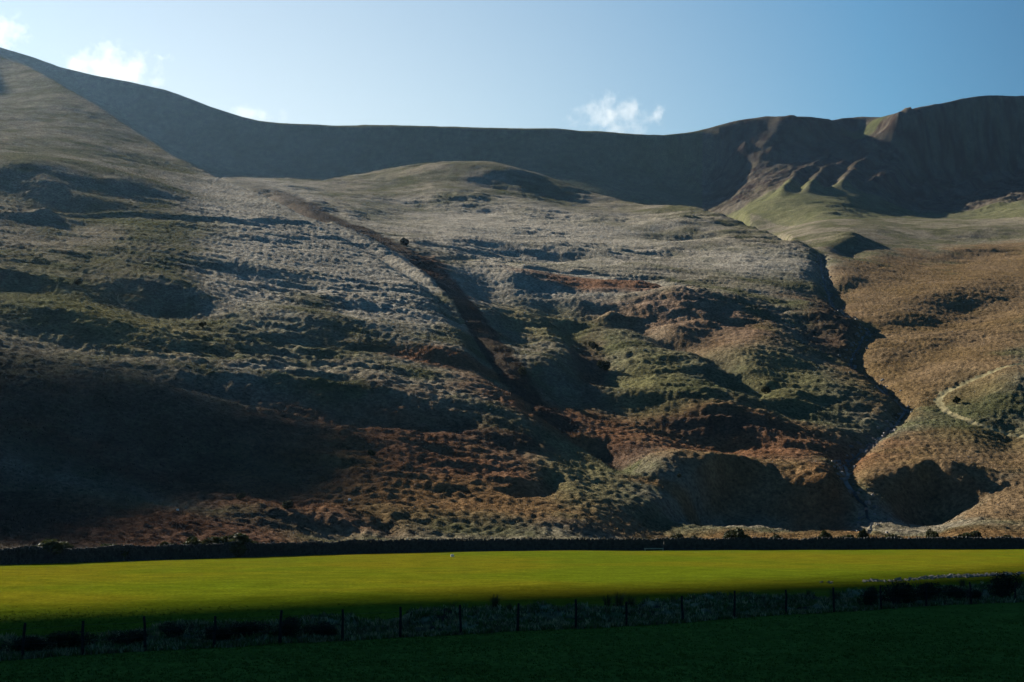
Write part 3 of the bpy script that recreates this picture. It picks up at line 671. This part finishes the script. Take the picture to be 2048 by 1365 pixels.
lone_stone(1700, 748, .6, 'grey boulder left of the narrow stream bed')

# ------------------------------------------------------------------ trough and gate stoop in front of the wall
Y = float(wall_Y(1308)) - .9; x = uU(1308) * Y; z0 = zat(x, Y)
tg = empty('feed_trough', (x, Y, z0 - .02)); tg.scale = (1.05, 1, .62); tag(tg, 'low pale wooden feed trough on short legs in front of the wall', 'trough')
b = MB(); b.box((-.62, -.16, .42), (1.15, .03, .2)); b.box((.62, -.16, .43), (1.05, .03, .2)); b.build('side_board', M_palewood, tg)
b = MB(); b.box((0, .16, .42), (2.4, .03, .2)); b.build('side_board', M_palewood, tg)
b = MB(); b.box((0, 0, .34), (2.36, .29, .03)); b.build('trough_floor', M_palewood, tg)
for sx in (-1.1, 1.1):
    b = MB(); b.box((sx, 0, .17), (.08, .36, .31)); b.box((sx, -.2, .12), (.09, .05, .24)); b.build('leg', M_palewood, tg)
x2 = uU(1329) * Y; b = MB(); b.box((0, 0, .52), (.26, .22, 1.3), .2, .04, .75); o = b.build('gate_stoop', M_stone); o.location = (x2, Y + .1, z0 - .05); tag(o, 'upright grey stone gate stoop at the right end of the trough', 'gatepost')

# ------------------------------------------------------------------ the stream
SP = []
for i in range(len(stream_pts) - 1):
    a, b_ = stream_pts[i], stream_pts[i + 1]; n_ = max(2, int(math.dist(a, b_) / 2.5))
    for k in range(n_): SP.append((a[0] + (b_[0] - a[0]) * k / n_ + random.uniform(-.25, .25), a[1] + (b_[1] - a[1]) * k / n_))
SP.append(stream_pts[-1]); V = []; Fc = []
for i, (a, b_) in enumerate(SP):
    d = Vector((SP[min(i + 1, len(SP) - 1)][0] - SP[max(i - 1, 0)][0], SP[min(i + 1, len(SP) - 1)][1] - SP[max(i - 1, 0)][1])).normalized(); hw = random.uniform(.2, .5)
    z = zat(a, b_) + .18; V += [(a - d.y * hw, b_ + d.x * hw, z), (a, b_, z + .04), (a + d.y * hw, b_ - d.x * hw, z)]
for i in range(len(SP) - 1):
    for k in range(2): Fc.append((i * 3 + k, i * 3 + k + 1, (i + 1) * 3 + k + 1, (i + 1) * 3 + k))
wb = MB(); wb.add(V, Fc)
mw, n_, l_, p_ = mat_new('stream_water'); tc = n_.new('ShaderNodeTexCoord'); no = n_.new('ShaderNodeTexNoise'); no.inputs['Scale'].default_value = .35; no.inputs['Detail'].default_value = 5; l_.new(tc.outputs['Object'], no.inputs[0])
cr_ = n_.new('ShaderNodeValToRGB'); cr_.color_ramp.elements[0].position = .66; cr_.color_ramp.elements[0].color = (.012, .016, .016, 1); cr_.color_ramp.elements[1].position = .70; cr_.color_ramp.elements[1].color = (.5, .5, .5, 1)
l_.new(no.outputs[0], cr_.inputs[0]); l_.new(cr_.outputs[0], p_.inputs['Base Color']); p_.inputs['Roughness'].default_value = .45; p_.inputs['Specular IOR Level'].default_value = .12
bb = n_.new('ShaderNodeBump'); bb.inputs['Distance'].default_value = .2; l_.new(no.outputs[0], bb.inputs['Height']); l_.new(bb.outputs[0], p_.inputs['Normal'])
tag(wb.build('stream', mw, None, True), kind='structure')
ss = MB()
for (a, b_) in SP:
    for k in range(3):
        s_ = random.uniform(.25, .9); dx, dy = random.gauss(0, 1.5), random.gauss(0, 1.0)
        ss.box((a + dx, b_ + dy, zat(a + dx, b_ + dy) + s_ * .15), (s_ * 1.2, s_, s_ * .8), random.uniform(0, 3), s_ * .12, .7)
M_sst = mat_simple('stream_stone', (.17, .16, .15), .85, .5, .6, .3)
tag(ss.build('stream_stones', M_sst), kind='stuff')
WF = [(1752,752,1.2),(1812,795,1.7),(1815,806,1.3),(1697,921,1.4),(1700,930,1.0),(1690,700,1.2),(1733,992,1.4),(1701,722,.9),(1695,968,1.1)]
# ------------------------------------------------------------------ clouds behind the ridge
def vcloud(px, py, wpx, hpx, lab, seed, dist=7000, dens=.006):
    m = bpy.data.materials.new('cloud_vapour'); m.use_nodes = True; n, l = m.node_tree.nodes, m.node_tree.links; n.clear()
    out = n.new('ShaderNodeOutputMaterial'); pv = n.new('ShaderNodeVolumePrincipled'); pv.inputs['Color'].default_value = (1, 1, 1, 1); pv.inputs['Anisotropy'].default_value = .3
    tc = n.new('ShaderNodeTexCoord'); mp = n.new('ShaderNodeMapping'); mp.inputs['Location'].default_value = (seed * 3.1, seed, 0); mp.inputs['Scale'].default_value = (wpx / 90, 1, hpx / 90); no = n.new('ShaderNodeTexNoise'); no.inputs['Scale'].default_value = 1.7; no.inputs['Detail'].default_value = 6; no.inputs['Roughness'].default_value = .6
    l.new(tc.outputs['Object'], mp.inputs[0]); l.new(mp.outputs[0], no.inputs[0])
    le = n.new('ShaderNodeVectorMath'); le.operation = 'LENGTH'; l.new(tc.outputs['Object'], le.inputs[0])
    a = n.new('ShaderNodeMath'); a.operation = 'MULTIPLY_ADD'; a.inputs[1].default_value = -1.0; a.inputs[2].default_value = .72; l.new(le.outputs['Value'], a.inputs[0])
    b = n.new('ShaderNodeMath'); b.operation = 'MULTIPLY_ADD'; b.inputs[1].default_value = 3.2; b.inputs[2].default_value = -1.75; l.new(no.outputs[0], b.inputs[0])
    c = n.new('ShaderNodeMath'); c.operation = 'ADD'; c.use_clamp = True; l.new(a.outputs[0], c.inputs[0]); l.new(b.outputs[0], c.inputs[1])
    e = n.new('ShaderNodeMath'); e.operation = 'MULTIPLY'; e.inputs[1].default_value = dens; l.new(c.outputs[0], e.inputs[0]); l.new(e.outputs[0], pv.inputs['Density']); l.new(pv.outputs[0], out.inputs['Volume'])
    bm = MB(); nn, mm = 24, 14; V = [(0, 0, -1)]
    for i in range(1, mm):
        for j in range(nn): t1, t2 = math.pi * i / mm - math.pi / 2, 2 * math.pi * j / nn; V.append((math.cos(t1) * math.cos(t2), math.cos(t1) * math.sin(t2), math.sin(t1)))
    V.append((0, 0, 1)); Fq = [(0, 1 + (j + 1) % nn, 1 + j) for j in range(nn)]
    for i in range(mm - 2):
        for j in range(nn): Fq.append((1 + i * nn + j, 1 + i * nn + (j + 1) % nn, 1 + (i + 1) * nn + (j + 1) % nn, 1 + (i + 1) * nn + j))
    k0 = 1 + (mm - 2) * nn; Fq += [(k0 + j, k0 + (j + 1) % nn, len(V) - 1) for j in range(nn)]
    bm.add(V, Fq); o = bm.build('cloud', m); o.location = (uU(px) * dist, dist, EYE + tT(py) * dist); sx, sz = wpx / 2 / F * dist * 1.35, hpx / 2 / F * dist * 1.35; o.scale = (sx, max(sx, sz) * .6, sz); tag(o, lab, 'cloud')
vcloud(225, 138, 200, 96, 'largest puffy white cloud behind the left skyline', 2)
vcloud(1238, 228, 175, 74, 'small flat white cloud above the middle of the ridge', 5, 7000, .008)
vcloud(505, 228, 110, 44, 'tiny white cloud tucked behind the ridge left of centre', 9)
vcloud(0, 62, 110, 90, 'faint white cloud at the left edge of the sky', 12, 7000, .008)
vcloud(1245, 268, 90, 30, 'thin low cloud touching the ridge under the small flat one', 15)

# ------------------------------------------------------------------ clouds out of view, high towards the sun, shaped to shade the ground
def make_shade_cloud(name, poly3, alt, thick, label, n=160, rings=10, seed=1):
    poly = [(p[0] + SL.x * (alt - p[2]) / SL.z, p[1] + SL.y * (alt - p[2]) / SL.z) for p in poly3]
    cx = sum(p[0] for p in poly) / len(poly); cy = sum(p[1] for p in poly) / len(poly)
    per = []
    L = [math.dist(poly[i], poly[(i + 1) % len(poly)]) for i in range(len(poly))]; tot = sum(L)
    for k in range(n):
        s = tot * k / n; i = 0
        while s > L[i]: s -= L[i]; i += 1
        a, b = poly[i], poly[(i + 1) % len(poly)]; t = s / L[i]
        per.append((a[0] + (b[0] - a[0]) * t - cx, a[1] + (b[1] - a[1]) * t - cy))
    V = []; Fq = []
    for side in (1, -1):
        for r in range(rings + 1):
            s = math.sin(r / rings * math.pi / 2); h = math.cos(r / rings * math.pi / 2)
            for (x, y) in per:
                nn = float(fbm(np.array([x * s]), np.array([y * s]), 45, 3, seed)[0])
                V.append((x * s, y * s, side * h * thick * (.8 + nn * (1.3 if side > 0 else .4)) if side > 0 else -h * thick * .35))
    m = (rings + 1) * n
    for r in range(rings):
        for k in range(n):
            a, b = r * n + k, r * n + (k + 1) % n
            Fq.append((a, b, b + n, a + n)); Fq.append((m + b, m + a, m + a + n, m + b + n))
    me = bpy.data.meshes.new(name); me.from_pydata(V, [], Fq); me.update()
    me.polygons.foreach_set('use_smooth', [True] * len(me.polygons))
    o = link(name, me, None, M_cloud); o.location = (cx, cy, alt)
    tag(o, label, 'cloud'); return o
M_cloud = mat_simple('cloud_white', (.85, .86, .88), 1.0, .03, .02, 0)
make_shade_cloud('cloud', [(x, y, 0) for x, y in [(-127,-34),(-62,32),(-26.5,69),(-18.5,74),(-10.5,80.5),(-1,87),(11,93),(23.5,102),(45,122),(80,157),(150,120),(90,-70),(-70,-120)]], 470, 9, 'broad cloud out of view, shaped to shade the near meadow, the larger of two')
sh2 = [(-420,720),(0,742),(300,745),(560,768),(860,800),(650,838),(400,900),(270,990),(170,1050),(60,1095),(-420,1080)]
make_shade_cloud('cloud', [(*at(a, b), zat(*at(a, b))) for a, b in sh2], 470, 4, 'small unseen cloud added to shade the foot of the left hill', seed=4)  # added cloud, outlined by the shade wanted on the hill foot

# ------------------------------------------------------------------ air
hz = MB(); hz.box((0, 0, 0), (1, 1, 1)); 
mh = bpy.data.materials.new('haze_air'); mh.use_nodes = True; hn = mh.node_tree.nodes; hn.clear()
ho = hn.new('ShaderNodeOutputMaterial'); pv = hn.new('ShaderNodeVolumePrincipled')
pv.inputs['Color'].default_value = (.40, .66, 1.0, 1); pv.inputs['Density'].default_value = HAZE; pv.inputs['Anisotropy'].default_value = .65
mh.node_tree.links.new(pv.outputs[0], ho.inputs['Volume'])
hb = hz.build('haze', mh); hb.location = (0, 1000, 216); hb.scale = (14100, 8100, 438)
tag(hb, 'thin blue haze filling the valley in front of the ridge', kind='stuff')
